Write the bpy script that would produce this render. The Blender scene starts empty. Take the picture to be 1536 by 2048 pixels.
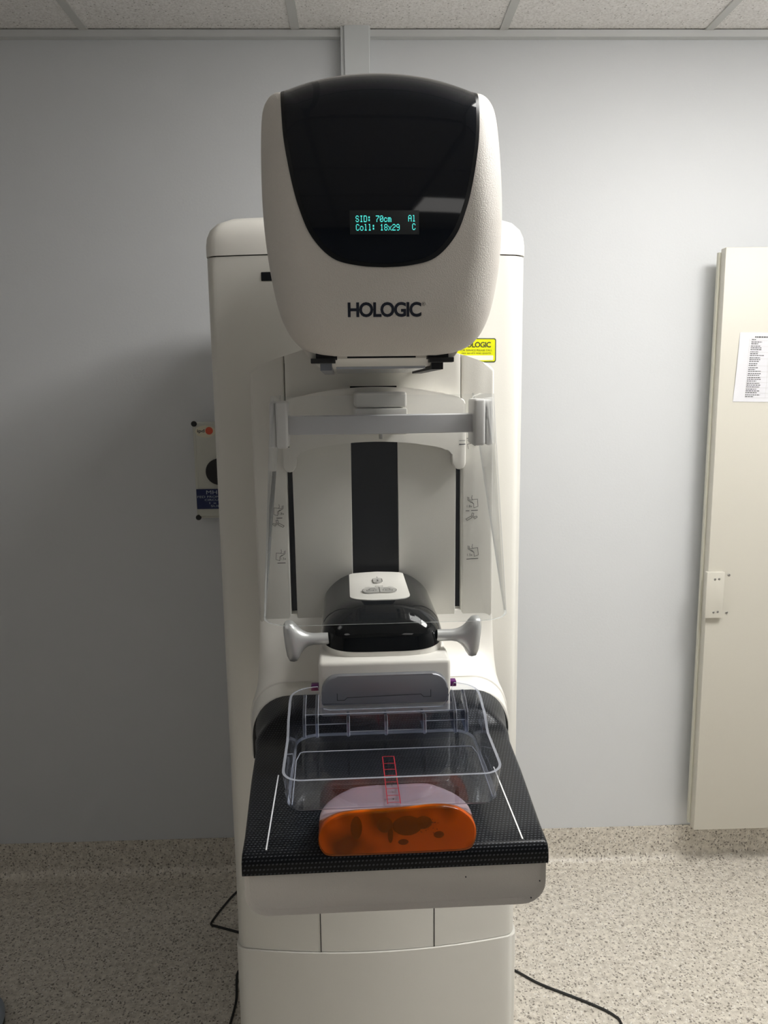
import bpy, bmesh, math, random
from mathutils import Vector, Matrix
from mathutils.bvhtree import BVHTree
random.seed(7)
S = bpy.context.scene
COL = S.collection
R = math.radians

# ------------------------------------------------------------------ camera, world, exposure
cd = bpy.data.cameras.new('camera')
cam = bpy.data.objects.new('camera', cd); COL.objects.link(cam)
cd.sensor_fit = 'HORIZONTAL'; cd.sensor_width = 36.0
cd.lens = 1538.0 / 1536.0 * 36.0
cd.clip_start = 0.02
cam.matrix_world = (Matrix.Translation((0, 0, 1.62)) @ Matrix.Rotation(R(-1.6), 4, 'Z')
                    @ Matrix.Rotation(R(90 - 9.1), 4, 'X') @ Matrix.Rotation(R(-0.72), 4, 'Z'))
S.camera = cam
S.view_settings.view_transform = 'Standard'
S.view_settings.look = 'None'
S.view_settings.gamma = 1.0
S.view_settings.use_curve_mapping = False
S.view_settings.exposure = 0.1
S.cycles.transparent_max_bounces = 32
world = bpy.data.worlds.new('world'); S.world = world
world.use_nodes = True
world.node_tree.nodes['Background'].inputs[0].default_value = (0.6, 0.65, 0.75, 1)
world.node_tree.nodes['Background'].inputs[1].default_value = 0.02
LAMP_MID = 13.0       # ceiling panel above the right side of the machine
LAMP_NEAR = 33.0      # ceiling panel to the right of the machine
LAMP_FAR = 2.6        # ceiling panels behind the photographer

# ------------------------------------------------------------------ materials
def newmat(name):
    m = bpy.data.materials.new(name); m.use_nodes = True
    nt = m.node_tree
    return m, nt, nt.nodes['Principled BSDF'], nt.nodes['Material Output']

def node(nt, typ, **kw):
    n = nt.nodes.new(typ)
    for k, v in kw.items():
        if k.startswith('in_'):
            key = k[3:]
            n.inputs[int(key) if key.isdigit() else key].default_value = v
        else: setattr(n, k, v)
    return n

def link(nt, a, b): nt.links.new(a, b)

def plain(name, col, rough=0.45, metal=0.0, bump=0.0, bscale=400.0, var=0.0, coat=0.0, spec=0.5):
    m, nt, b, out = newmat(name)
    b.inputs['Base Color'].default_value = (*col, 1)
    b.inputs['Roughness'].default_value = rough
    b.inputs['Metallic'].default_value = metal
    b.inputs['Coat Weight'].default_value = coat
    b.inputs['Coat Roughness'].default_value = 0.05
    b.inputs['Specular IOR Level'].default_value = spec
    tc = node(nt, 'ShaderNodeTexCoord')
    if var:
        n = node(nt, 'ShaderNodeTexNoise', in_Scale=6.0, in_Detail=5.0)
        link(nt, tc.outputs['Object'], n.inputs['Vector'])
        mx = node(nt, 'ShaderNodeMix', data_type='RGBA')
        mx.inputs[6].default_value = (*[c * (1 - var) for c in col], 1)
        mx.inputs[7].default_value = (*[min(1, c * (1 + var)) for c in col], 1)
        link(nt, n.outputs['Fac'], mx.inputs[0]); link(nt, mx.outputs[2], b.inputs['Base Color'])
    if bump:
        n = node(nt, 'ShaderNodeTexNoise', in_Scale=bscale, in_Detail=2.0)
        link(nt, tc.outputs['Object'], n.inputs['Vector'])
        bp = node(nt, 'ShaderNodeBump', in_Strength=bump, in_Distance=0.002)
        link(nt, n.outputs['Fac'], bp.inputs['Height']); link(nt, bp.outputs[0], b.inputs['Normal'])
    return m

def math_n(nt, op, a, b=None):
    n = node(nt, 'ShaderNodeMath', operation=op)
    for i, v in enumerate((a, b)):
        if v is None: continue
        if isinstance(v, (int, float)): n.inputs[i].default_value = v
        else: link(nt, v, n.inputs[i])
    return n.outputs[0]

M = {}
M['white'] = plain('machine_white_plastic', (0.76, 0.745, 0.695), 0.42, bump=0.10, bscale=900, var=0.02)
M['white_smooth'] = plain('machine_white_smooth', (0.82, 0.80, 0.75), 0.32, var=0.02)
M['head_white'] = plain('machine_white_textured', (0.70, 0.665, 0.62), 0.5, bump=0.3, bscale=700, var=0.02)
M['seam'] = plain('seam_shadow_gap', (0.03, 0.03, 0.03), 0.8)
M['gloss_black'] = plain('glossy_black_acrylic', (0.0035, 0.0055, 0.010), 0.05, spec=0.30)
M['bezel'] = plain('black_bezel', (0.004, 0.005, 0.007), 0.3, spec=0.3)
M['black_strip'] = plain('dark_slide_strip', (0.004, 0.0045, 0.006), 0.38, var=0.3, spec=0.2)
M['black_rubber'] = plain('black_plastic', (0.012, 0.012, 0.014), 0.5)
M['visor'] = plain('smoked_visor', (0.004, 0.005, 0.006), 0.05, spec=0.32)
M['silver'] = plain('silver_paint', (0.62, 0.63, 0.63), 0.34, metal=0.5, bump=0.08, bscale=1500)
M['clampmetal'] = plain('brushed_grey_metal', (0.30, 0.31, 0.34), 0.38, metal=0.6, var=0.08)
M['bar'] = plain('satin_grey_bar', (0.62, 0.62, 0.64), 0.35, var=0.03)
M['bracket'] = plain('pale_grey_plastic', (0.70, 0.69, 0.68), 0.35)
M['glassplate'] = plain('grey_window_plate', (0.45, 0.48, 0.54), 0.15, coat=0.3)
M['purple'] = plain('purple_plastic', (0.13, 0.015, 0.15), 0.35)
M['ink'] = plain('dark_blue_ink', (0.006, 0.010, 0.025), 0.5)
M['inkgrey'] = plain('grey_ink', (0.05, 0.05, 0.048), 0.6)
M['button'] = plain('grey_button', (0.52, 0.51, 0.48), 0.4)
M['whiteline'] = plain('white_print', (0.9, 0.9, 0.9), 0.5)
M['red'] = plain('red_print', (0.38, 0.015, 0.03), 0.5)
M['yellow'] = plain('yellow_label', (0.72, 0.74, 0.0), 0.45)
M['labelgreen'] = plain('dark_green_border', (0.06, 0.08, 0.02), 0.5)
M['labelwhite'] = plain('label_white', (0.78, 0.78, 0.70), 0.5)
M['wall'] = plain('painted_wall_pale_grey', (0.675, 0.69, 0.71), 0.5, bump=0.12, bscale=160, var=0.012)
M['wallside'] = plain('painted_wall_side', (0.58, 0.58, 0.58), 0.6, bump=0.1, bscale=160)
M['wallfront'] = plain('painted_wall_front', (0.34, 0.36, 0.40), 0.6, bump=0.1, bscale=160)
M['trunk'] = plain('pvc_trunking', (0.66, 0.68, 0.69), 0.42)
M['trim'] = plain('wall_angle_trim', (0.62, 0.63, 0.63), 0.45)
M['gridbar'] = plain('ceiling_grid_metal', (0.60, 0.60, 0.58), 0.4)
M['cream'] = plain('cream_laminate', (0.64, 0.615, 0.545), 0.42, bump=0.05, bscale=120, var=0.012)
M['creamedge'] = plain('cream_edge', (0.62, 0.61, 0.52), 0.5)
M['steel'] = plain('screw_steel', (0.45, 0.44, 0.42), 0.3, metal=0.9)
M['paper'] = plain('printer_paper', (0.74, 0.74, 0.78), 0.7)
M['cable'] = plain('black_cable', (0.012, 0.012, 0.012), 0.5)
M['isolator'] = plain('isolator_grey_plastic', (0.60, 0.60, 0.54), 0.5)
M['bluelabel'] = plain('blue_engraved_label', (0.006, 0.016, 0.085), 0.4)
M['bluetext'] = plain('label_text_pale', (0.42, 0.48, 0.55), 0.5)
M['sticker'] = plain('cream_sticker', (0.70, 0.66, 0.52), 0.5)
M['orangered'] = plain('orange_red_ball', (0.65, 0.09, 0.04), 0.4)
M['slategrey'] = plain('blue_grey_plastic', (0.36, 0.42, 0.50), 0.5)
M['inclusion'] = plain('dark_gel_inclusion', (0.13, 0.062, 0.008), 0.5)
M['displayglass'] = plain('display_glass', (0.016, 0.020, 0.022), 0.25)

def m_emit(name, col, st):
    m, nt, b, out = newmat(name)
    b.inputs['Base Color'].default_value = (0.8, 0.8, 0.8, 1)
    b.inputs['Emission Color'].default_value = (*col, 1)
    b.inputs['Emission Strength'].default_value = st
    return m
M['lamp_near'] = m_emit('lamp_diffuser_near', (1.0, 0.985, 0.95), LAMP_NEAR)
M['lamp_mid'] = m_emit('lamp_diffuser_mid', (1.0, 0.985, 0.95), LAMP_MID)
M['lamp_far'] = m_emit('lamp_diffuser_far', (1.0, 0.97, 0.93), LAMP_FAR)
M['vfd'] = m_emit('cyan_display_text', (0.10, 0.95, 0.85), 0.9)
M['vfd'].node_tree.nodes['Principled BSDF'].inputs['Base Color'].default_value = (0.02, 0.1, 0.1, 1)

def m_floor():
    m, nt, b, out = newmat('speckled_vinyl')
    tc = node(nt, 'ShaderNodeTexCoord')
    b.inputs['Roughness'].default_value = 0.42
    n1 = node(nt, 'ShaderNodeTexNoise', in_Scale=55.0, in_Detail=6.0, in_Roughness=0.7)
    cr = node(nt, 'ShaderNodeValToRGB')
    cr.color_ramp.elements[0].position = 0.32; cr.color_ramp.elements[0].color = (0.50, 0.455, 0.39, 1)
    cr.color_ramp.elements[1].position = 0.66; cr.color_ramp.elements[1].color = (0.84, 0.79, 0.70, 1)
    link(nt, tc.outputs['Object'], n1.inputs['Vector']); link(nt, n1.outputs['Fac'], cr.inputs[0])
    prev = cr.outputs[0]
    for sc, thr, sel, col in ((95.0, 0.30, 0.50, (0.16, 0.14, 0.115)), (150.0, 0.36, 0.42, (0.27, 0.24, 0.20)),
                              (120.0, 0.30, 0.40, (0.86, 0.83, 0.78))):
        mp = node(nt, 'ShaderNodeMapping'); mp.inputs['Location'].default_value = (sc, sc * .3, 0)
        dn = node(nt, 'ShaderNodeTexNoise', in_Scale=sc * 1.2, in_Detail=2.0)
        link(nt, tc.outputs['Object'], mp.inputs[0]); link(nt, tc.outputs['Object'], dn.inputs['Vector'])
        vm = node(nt, 'ShaderNodeVectorMath', operation='MULTIPLY_ADD')
        vm.inputs[1].default_value = (0.012, 0.012, 0.012)
        link(nt, dn.outputs['Color'], vm.inputs[0]); link(nt, mp.outputs[0], vm.inputs[2])
        v = node(nt, 'ShaderNodeTexVoronoi', in_Scale=sc)
        link(nt, vm.outputs[0], v.inputs['Vector'])
        a = math_n(nt, 'LESS_THAN', v.outputs['Distance'], thr)
        sp = node(nt, 'ShaderNodeSeparateColor'); link(nt, v.outputs['Color'], sp.inputs[0])
        c = math_n(nt, 'GREATER_THAN', sp.outputs[0], 1 - sel)
        f = math_n(nt, 'MULTIPLY', a, c)
        f = math_n(nt, 'MULTIPLY', f, 0.85)
        mx = node(nt, 'ShaderNodeMix', data_type='RGBA')
        mx.inputs[7].default_value = (*col, 1)
        link(nt, f, mx.inputs[0]); link(nt, prev, mx.inputs[6]); prev = mx.outputs[2]
    link(nt, prev, b.inputs['Base Color'])
    return m
M['floor'] = m_floor()

def m_tile():
    m, nt, b, out = newmat('mineral_fibre_tile')
    tc = node(nt, 'ShaderNodeTexCoord'); b.inputs['Roughness'].default_value = 0.85
    geo = node(nt, 'ShaderNodeNewGeometry')
    v = node(nt, 'ShaderNodeTexVoronoi', in_Scale=110.0)
    link(nt, geo.outputs['Position'], v.inputs['Vector'])
    sp = node(nt, 'ShaderNodeSeparateColor'); link(nt, v.outputs['Color'], sp.inputs[0])
    thr = math_n(nt, 'MULTIPLY', sp.outputs[1], 0.30)
    pit = math_n(nt, 'LESS_THAN', v.outputs['Distance'], thr)
    sel = math_n(nt, 'GREATER_THAN', sp.outputs[0], 0.35)
    pit = math_n(nt, 'MULTIPLY', pit, sel)
    n = node(nt, 'ShaderNodeTexNoise', in_Scale=180.0, in_Detail=3.0)
    link(nt, geo.outputs['Position'], n.inputs['Vector'])
    cr = node(nt, 'ShaderNodeValToRGB')
    cr.color_ramp.elements[0].position = 0.35; cr.color_ramp.elements[0].color = (0.76, 0.735, 0.71, 1)
    cr.color_ramp.elements[1].position = 0.60; cr.color_ramp.elements[1].color = (0.92, 0.90, 0.88, 1)
    link(nt, n.outputs['Fac'], cr.inputs[0])
    mx = node(nt, 'ShaderNodeMix', data_type='RGBA'); mx.inputs[7].default_value = (0.38, 0.36, 0.34, 1)
    link(nt, math_n(nt, 'MULTIPLY', pit, 0.8), mx.inputs[0]); link(nt, cr.outputs[0], mx.inputs[6])
    link(nt, mx.outputs[2], b.inputs['Base Color'])
    bp = node(nt, 'ShaderNodeBump', in_Strength=0.5, in_Distance=0.002)
    link(nt, math_n(nt, 'SUBTRACT', n.outputs['Fac'], pit), bp.inputs['Height'])
    link(nt, bp.outputs[0], b.inputs['Normal'])
    return m
M['tile'] = m_tile()

def m_carbon():
    m, nt, b, out = newmat('carbon_fibre_twill')
    tc = node(nt, 'ShaderNodeTexCoord')
    sp = node(nt, 'ShaderNodeSeparateXYZ'); link(nt, tc.outputs['Object'], sp.inputs[0])
    px, py = 0.0043, 0.0044                      # tow float pitch and row pitch
    yy = math_n(nt, 'ADD', sp.outputs[1], math_n(nt, 'MULTIPLY', sp.outputs[2], 0.8))
    row = math_n(nt, 'DIVIDE', yy, py)
    ri = math_n(nt, 'FLOOR', row)
    rf = math_n(nt, 'SUBTRACT', math_n(nt, 'SUBTRACT', row, ri), 0.5)
    colx = math_n(nt, 'ADD', math_n(nt, 'DIVIDE', sp.outputs[0], px), math_n(nt, 'MULTIPLY', ri, -0.30))
    cf = math_n(nt, 'SUBTRACT', math_n(nt, 'FRACT', colx), 0.5)
    cf = math_n(nt, 'SUBTRACT', cf, math_n(nt, 'MULTIPLY', rf, 0.30))
    e = math_n(nt, 'ADD', math_n(nt, 'MULTIPLY', math_n(nt, 'MULTIPLY', cf, cf), 8.0),
               math_n(nt, 'MULTIPLY', math_n(nt, 'MULTIPLY', rf, rf), 16.0))
    dot = math_n(nt, 'SUBTRACT', 1.0, e)
    mr = node(nt, 'ShaderNodeMapRange'); mr.inputs[1].default_value = 0.15; mr.inputs[2].default_value = 0.65
    link(nt, dot, mr.inputs[0])
    mx = node(nt, 'ShaderNodeMix', data_type='RGBA')
    mx.inputs[6].default_value = (0.004, 0.005, 0.007, 1); mx.inputs[7].default_value = (0.075, 0.08, 0.09, 1)
    link(nt, mr.outputs[0], mx.inputs[0]); link(nt, mx.outputs[2], b.inputs['Base Color'])
    link(nt, math_n(nt, 'MULTIPLY', mr.outputs[0], 0.9), b.inputs['Metallic'])
    bp = node(nt, 'ShaderNodeBump', in_Strength=0.55, in_Distance=0.0009)
    link(nt, mr.outputs[0], bp.inputs['Height']); link(nt, bp.outputs[0], b.inputs['Normal'])
    b.inputs['Roughness'].default_value = 0.30
    b.inputs['Coat Weight'].default_value = 0.12; b.inputs['Coat Roughness'].default_value = 0.08
    b.inputs['Specular IOR Level'].default_value = 0.2
    b.inputs['Coat IOR'].default_value = 1.4
    return m
M['carbon'] = m_carbon()

def schlick(nt, ior):
    f0 = ((ior - 1) / (ior + 1)) ** 2
    lw = node(nt, 'ShaderNodeLayerWeight', in_Blend=0.5)
    p = math_n(nt, 'POWER', lw.outputs['Facing'], 5.0)
    return math_n(nt, 'ADD', math_n(nt, 'MULTIPLY', p, 0.9 - f0), f0)

def m_clear(name, tint, haze=0.02, hazecol=(0.8, 0.82, 0.85), rough=0.02, ior=1.45, gloss=1.0):
    m, nt, b, out = newmat(name)
    nt.nodes.remove(b)
    tr = node(nt, 'ShaderNodeBsdfTransparent'); tr.inputs[0].default_value = (*tint, 1)
    gl = node(nt, 'ShaderNodeBsdfGlossy', in_Roughness=rough); gl.inputs[0].default_value = (gloss, gloss, gloss, 1)
    df = node(nt, 'ShaderNodeBsdfDiffuse'); df.inputs[0].default_value = (*hazecol, 1)
    fr = schlick(nt, ior)
    m1 = node(nt, 'ShaderNodeMixShader'); m2 = node(nt, 'ShaderNodeMixShader')
    m1.inputs[0].default_value = haze
    link(nt, tr.outputs[0], m1.inputs[1]); link(nt, df.outputs[0], m1.inputs[2])
    link(nt, fr, m2.inputs[0]); link(nt, m1.outputs[0], m2.inputs[1]); link(nt, gl.outputs[0], m2.inputs[2])
    link(nt, m2.outputs[0], out.inputs[0])
    return m
M['acrylic'] = m_clear('clear_acrylic_sheet', (0.975, 0.98, 0.98), 0.003)
M['acrylic_edge'] = m_clear('acrylic_cut_edge', (0.72, 0.76, 0.78), 0.35, (0.85, 0.87, 0.88), 0.1)
M['poly'] = m_clear('clear_polycarbonate', (0.91, 0.925, 0.955), 0.003, (0.55, 0.58, 0.68), 0.02, 1.5)
M['poly_edge'] = m_clear('polycarbonate_edge', (0.60, 0.63, 0.72), 0.40, (0.62, 0.65, 0.74), 0.08, 1.6)
M['poly_rib'] = m_clear('polycarbonate_rib', (0.45, 0.48, 0.55), 0.06, (0.6, 0.62, 0.7), 0.05, 1.6)

def m_gel():
    m, nt, b, out = newmat('amber_gel')
    nt.nodes.remove(b)
    tr = node(nt, 'ShaderNodeBsdfTransparent'); tr.inputs[0].default_value = (0.95, 0.58, 0.14, 1)
    df = node(nt, 'ShaderNodeBsdfDiffuse'); df.inputs[0].default_value = (0.55, 0.17, 0.008, 1)
    tl = node(nt, 'ShaderNodeBsdfTranslucent'); tl.inputs[0].default_value = (0.80, 0.27, 0.012, 1)
    gl = node(nt, 'ShaderNodeBsdfGlossy', in_Roughness=0.12)
    fr = schlick(nt, 1.38)
    a = node(nt, 'ShaderNodeMixShader'); a.inputs[0].default_value = 0.6
    link(nt, df.outputs[0], a.inputs[1]); link(nt, tl.outputs[0], a.inputs[2])
    c = node(nt, 'ShaderNodeMixShader'); c.inputs[0].default_value = 0.30
    link(nt, tr.outputs[0], c.inputs[1]); link(nt, a.outputs[0], c.inputs[2])
    d = node(nt, 'ShaderNodeMixShader')
    link(nt, fr, d.inputs[0]); link(nt, c.outputs[0], d.inputs[1]); link(nt, gl.outputs[0], d.inputs[2])
    link(nt, d.outputs[0], out.inputs[0])
    return m
M['gel'] = m_gel()

def m_skin():
    m, nt, b, out = newmat('pink_translucent_skin')
    b.inputs['Base Color'].default_value = (0.42, 0.31, 0.32, 1)
    b.inputs['Subsurface Weight'].default_value = 0.25
    b.inputs['Subsurface Radius'].default_value = (0.02, 0.008, 0.004)
    b.inputs['Subsurface Scale'].default_value = 0.5
    b.inputs['Roughness'].default_value = 0.28
    return m
M['skin'] = m_skin()

def m_core():
    m, nt, b, out = newmat('amber_gel_core')
    tc = node(nt, 'ShaderNodeTexCoord')
    n = node(nt, 'ShaderNodeTexNoise', in_Scale=22.0, in_Detail=1.0)
    link(nt, tc.outputs['Object'], n.inputs['Vector'])
    cr = node(nt, 'ShaderNodeValToRGB')
    cr.color_ramp.elements[0].position = 0.35; cr.color_ramp.elements[0].color = (0.16, 0.05, 0.004, 1)
    cr.color_ramp.elements[1].position = 0.56; cr.color_ramp.elements[1].color = (0.80, 0.31, 0.014, 1)
    link(nt, n.outputs['Fac'], cr.inputs[0]); link(nt, cr.outputs[0], b.inputs['Base Color'])
    b.inputs['Roughness'].default_value = 0.5
    return m
M['core'] = m_core()

# ------------------------------------------------------------------ mesh helpers
ORG = {}                                       # object -> frame origin its vertices are measured from
YAW = R(1.4)                                   # the machine stands turned 1.4 degrees off the wall
MC = Vector((-0.049, 0.0, 0.0))                # machine-frame point that lies below the camera

def m2w(x, y, z):
    return Matrix.Rotation(YAW, 3, 'Z') @ (Vector((x, y, z)) - MC)

def thing(name, label, cat, origin, machine=True, group=None):
    o = bpy.data.objects.new(name, None); COL.objects.link(o)
    o.empty_display_size = 0.05
    o.location = m2w(*origin) if machine else Vector(origin)
    o.rotation_euler = (0, 0, YAW if machine else 0)
    o['label'] = label; o['category'] = cat
    if group: o['group'] = group
    ORG[o.name] = Vector(origin)
    return o

def finish(bm, smooth=35):
    bmesh.ops.remove_doubles(bm, verts=bm.verts, dist=1e-6)
    bmesh.ops.recalc_face_normals(bm, faces=bm.faces)
    return bm

def part(name, bm, mats, parent, label=None, smooth=35, kind=None, recalc=True):
    """link a bmesh (in machine or room coordinates) as one mesh object under its parent"""
    if recalc: finish(bm)
    me = bpy.data.meshes.new(name)
    org = ORG[parent.name] if parent is not None else Vector((0, 0, 0))
    bmesh.ops.translate(bm, verts=bm.verts, vec=-org)
    bm.to_mesh(me); bm.free()
    for m in (mats if isinstance(mats, (list, tuple)) else [mats]): me.materials.append(m)
    if smooth:
        me.shade_smooth(); me.set_sharp_from_angle(angle=R(smooth))
    o = bpy.data.objects.new(name, me); COL.objects.link(o)
    if parent is not None: o.parent = parent
    ORG[o.name] = org
    if label: o['label'] = label
    if kind: o['kind'] = kind
    return o

def struct(name, bm, mats, **kw):
    o = part(name, bm, mats, None, kind='structure', **kw)
    return o

def box(bm, x0, x1, y0, y1, z0, z1, bev=0.0, seg=2):
    r = bmesh.ops.create_cube(bm, size=1.0)
    vs = r['verts']
    for v in vs:
        v.co = Vector((x0 + (v.co.x + .5) * (x1 - x0), y0 + (v.co.y + .5) * (y1 - y0), z0 + (v.co.z + .5) * (z1 - z0)))
    if bev:
        es = list({e for v in vs for e in v.link_edges})
        bmesh.ops.bevel(bm, geom=es, offset=bev, segments=seg, affect='EDGES', profile=0.5)
    return bm

def nb(): return bmesh.new()

def bx(*a, **k): return box(nb(), *a, **k)

def loft(bm, rings, closed=True, cap0=True, cap1=True, mat=None):
    """skin a list of equally long rings of points; returns faces by [ring][i]"""
    vr = [[bm.verts.new(p) for p in r] for r in rings]
    n = len(rings[0]); F = []
    for a, b in zip(vr, vr[1:]):
        row = []
        for i in range(n if closed else n - 1):
            j = (i + 1) % n
            row.append(bm.faces.new((a[i], a[j], b[j], b[i])))
        F.append(row)
    if closed and cap0: bm.faces.new(vr[0])
    if closed and cap1: bm.faces.new(list(reversed(vr[-1])))
    return F

def prism_y(bm, pts, y0, y1, bev=0.0, seg=2, front_only=True):
    """extrude an xz outline from y0 (towards the camera) to y1"""
    a = [bm.verts.new((x, y0, z)) for x, z in pts]
    b = [bm.verts.new((x, y1, z)) for x, z in pts]
    f = bm.faces.new(a)
    bm.faces.new(list(reversed(b)))
    n = len(pts)
    for i in range(n): bm.faces.new((a[i], b[i], b[(i + 1) % n], a[(i + 1) % n]))
    if bev:
        es = list(f.edges)
        bmesh.ops.bevel(bm, geom=es, offset=bev, segments=seg, affect='EDGES', profile=0.5)
    return bm

def prism_z(bm, pts, z0, z1, bev=0.0, seg=2):
    a = [bm.verts.new((x, y, z1)) for x, y in pts]
    b = [bm.verts.new((x, y, z0)) for x, y in pts]
    f = bm.faces.new(a); bm.faces.new(list(reversed(b)))
    n = len(pts)
    for i in range(n): bm.faces.new((a[i], b[i], b[(i + 1) % n], a[(i + 1) % n]))
    if bev: bmesh.ops.bevel(bm, geom=list(f.edges), offset=bev, segments=seg, affect='EDGES', profile=0.5)
    return bm

def rrect(x0, x1, z0, z1, r, n=6):
    pts = []
    rs = r if isinstance(r, (list, tuple)) else (r,) * 4      # corners: x1z1, x0z1, x0z0, x1z0
    for (cx, cz, a0), rr in zip(((x1, z1, 0), (x0, z1, 90), (x0, z0, 180), (x1, z0, 270)), rs):
        sx = 1 if cx == x1 else -1; sz = 1 if cz == z1 else -1
        for k in range(n + 1):
            t = R(a0 + 90 * k / n)
            pts.append((cx - sx * rr + rr * math.cos(t), cz - sz * rr + rr * math.sin(t)))
    return pts

def spline(pts, n=8, closed=False):
    out = []; N = len(pts)
    for i in range(N if closed else N - 1):
        g = (lambda k: pts[k % N]) if closed else (lambda k: pts[max(0, min(N - 1, k))])
        p0, p1, p2, p3 = g(i - 1), g(i), g(i + 1), g(i + 2)
        for k in range(n):
            t = k / n
            out.append(tuple(0.5 * ((2 * b) + (-a + c) * t + (2 * a - 5 * b + 4 * c - d) * t * t + (-a + 3 * b - 3 * c + d) * t ** 3)
                             for a, b, c, d in zip(p0, p1, p2, p3)))
    if not closed: out.append(tuple(pts[-1]))
    return out

def tube(bm, path, rad, n=8, cap=True):
    P = [Vector(p) for p in path]; rings = []
    up = Vector((0, 0, 1))
    for i, p in enumerate(P):
        t = (P[min(i + 1, len(P) - 1)] - P[max(i - 1, 0)]).normalized()
        s = t.cross(up)
        if s.length < 1e-4: s = t.cross(Vector((0, 1, 0)))
        s.normalize(); u = s.cross(t)
        r = rad[i] if isinstance(rad, (list, tuple)) else rad
        rings.append([p + s * (r * math.cos(2 * math.pi * k / n)) + u * (r * math.sin(2 * math.pi * k / n)) for k in range(n)])
    loft(bm, rings, True, cap, cap)
    return bm

def cyl(bm, c, axis, rad, h, n=20, bev=0.0):
    c = Vector(c); ax = Vector(axis).normalized()
    s = ax.cross(Vector((0, 0, 1)))
    if s.length < 1e-3: s = Vector((1, 0, 0))
    s.normalize(); u = s.cross(ax)
    prof = [(rad, 0), (rad, h - bev), (rad - bev, h)] if bev else [(rad, 0), (rad, h)]
    loft(bm, [[c + ax * hh + s * (r * math.cos(2 * math.pi * k / n)) + u * (r * math.sin(2 * math.pi * k / n)) for k in range(n)] for r, hh in prof])
    return bm

def interp(tab, t):
    if t <= tab[0][0]: return tab[0][1]
    for (a, va), (b, vb) in zip(tab, tab[1:]):
        if t <= b:
            f = (t - a) / (b - a); f = f * f * (3 - 2 * f)
            return va + (vb - va) * f
    return tab[-1][1]

# flat print ----------------------------------------------------------------
def text_mesh(body, bold=0.0, spacing=1.0):
    c = bpy.data.curves.new('txt', 'FONT'); c.body = body; c.size = 1.0; c.offset = bold
    c.space_character = spacing; c.resolution_u = 4
    o = bpy.data.objects.new('txt', c); COL.objects.link(o)
    dg = bpy.context.evaluated_depsgraph_get(); dg.update()
    me = bpy.data.meshes.new_from_object(o.evaluated_get(dg))
    vs = [(v.co.x, v.co.y) for v in me.vertices]; fs = [tuple(p.vertices) for p in me.polygons]
    bpy.data.objects.remove(o); bpy.data.curves.remove(c); bpy.data.meshes.remove(me)
    x0 = min(v[0] for v in vs); x1 = max(v[0] for v in vs); y0 = min(v[1] for v in vs); y1 = max(v[1] for v in vs)
    return [((x - x0) / (x1 - x0), (y - y0) / (y1 - y0)) for x, y in vs], fs

def add_text(bm, body, x0, x1, z0, z1, fn, bold=0.0, spacing=1.0):
    vs, fs = text_mesh(body, bold, spacing)
    V = [bm.verts.new(fn(x0 + a * (x1 - x0), z0 + b * (z1 - z0))) for a, b in vs]
    for f in fs:
        try: bm.faces.new([V[i] for i in f])
        except ValueError: pass

def stroke(bm, pts, w, fn):
    for a, b in zip(pts, pts[1:]):
        a = Vector(a); b = Vector(b); d = (b - a)
        if d.length < 1e-7: continue
        d.normalize(); n = Vector((-d.y, d.x)) * (w / 2); e = d * (w * 0.3)
        bm.faces.new([bm.verts.new(fn(*p)) for p in (a - n - e, b - n + e, b + n + e, a + n - e)])

def fill(bm, pts, fn): bm.faces.new([bm.verts.new(fn(*p)) for p in pts])

def flat(o, y): return lambda x, z: (x, y, z)

def draper(bm, dy=0.0006, direction=(0, 1, 0), start=0.0):
    t = BVHTree.FromBMesh(bm); d = Vector(direction)
    def fn(a, b):
        if d.y: o = Vector((a, start, b))
        else: o = Vector((a, b, start))
        h = t.ray_cast(o, d)
        if h[0] is None: h = t.find_nearest(o + d * 0.9)
        p = h[0] - d * dy
        return (p.x, p.y, p.z)
    return fn

def patch(bm, outline, fn, rings=8, thick=0.0, centre=None, back=(0, 1, 0)):
    """draped star-shaped patch with a skirt of the given thickness"""
    dn = []
    for a, b in zip(outline, outline[1:] + outline[:1]):
        k = max(1, int(math.hypot(b[0] - a[0], b[1] - a[1]) / .004))
        dn += [(a[0] + (b[0] - a[0]) * i / k, a[1] + (b[1] - a[1]) * i / k) for i in range(k)]
    outline = dn
    cx = sum(p[0] for p in outline) / len(outline); cz = sum(p[1] for p in outline) / len(outline)
    if centre: cx, cz = centre
    R_ = []
    for k in range(rings, 0, -1):
        s = k / rings
        R_.append([fn(cx + (x - cx) * s, cz + (z - cz) * s) for x, z in outline])
    bk = Vector(back) * thick
    if thick: R_.insert(0, [tuple(Vector(p) + bk) for p in R_[0]])
    vr = [[bm.verts.new(p) for p in r] for r in R_]
    n = len(outline)
    for a, b in zip(vr, vr[1:]):
        for i in range(n): bm.faces.new((a[i], a[(i + 1) % n], b[(i + 1) % n], b[i]))
    c = bm.verts.new(fn(cx, cz))
    for i in range(n): bm.faces.new((vr[-1][i], vr[-1][(i + 1) % n], c))
    return bm

# ================================================================== THE ROOM (wall-aligned frame)
XL, XR, YB, YF, ZC = -2.35, 2.15, 2.42, -2.6, 2.64
struct('floor', bx(XL - .1, XR + .1, YF - .1, YB + .1, -0.06, 0.0), M['floor'], smooth=0)
struct('wall_back', bx(XL - .1, XR + .1, YB, YB + .1, 0, ZC + .25), M['wall'], smooth=0)
struct('wall_left', bx(XL - .1, XL, YF, YB, 0, ZC + .25), M['wallside'], smooth=0)
struct('wall_right', bx(XR, XR + .1, YF, YB, 0, ZC + .25), M['wallside'], smooth=0)
struct('wall_front', bx(XL - .1, XR + .1, YF - .1, YF, 0, ZC + .25), M['wallfront'], smooth=0)

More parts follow.
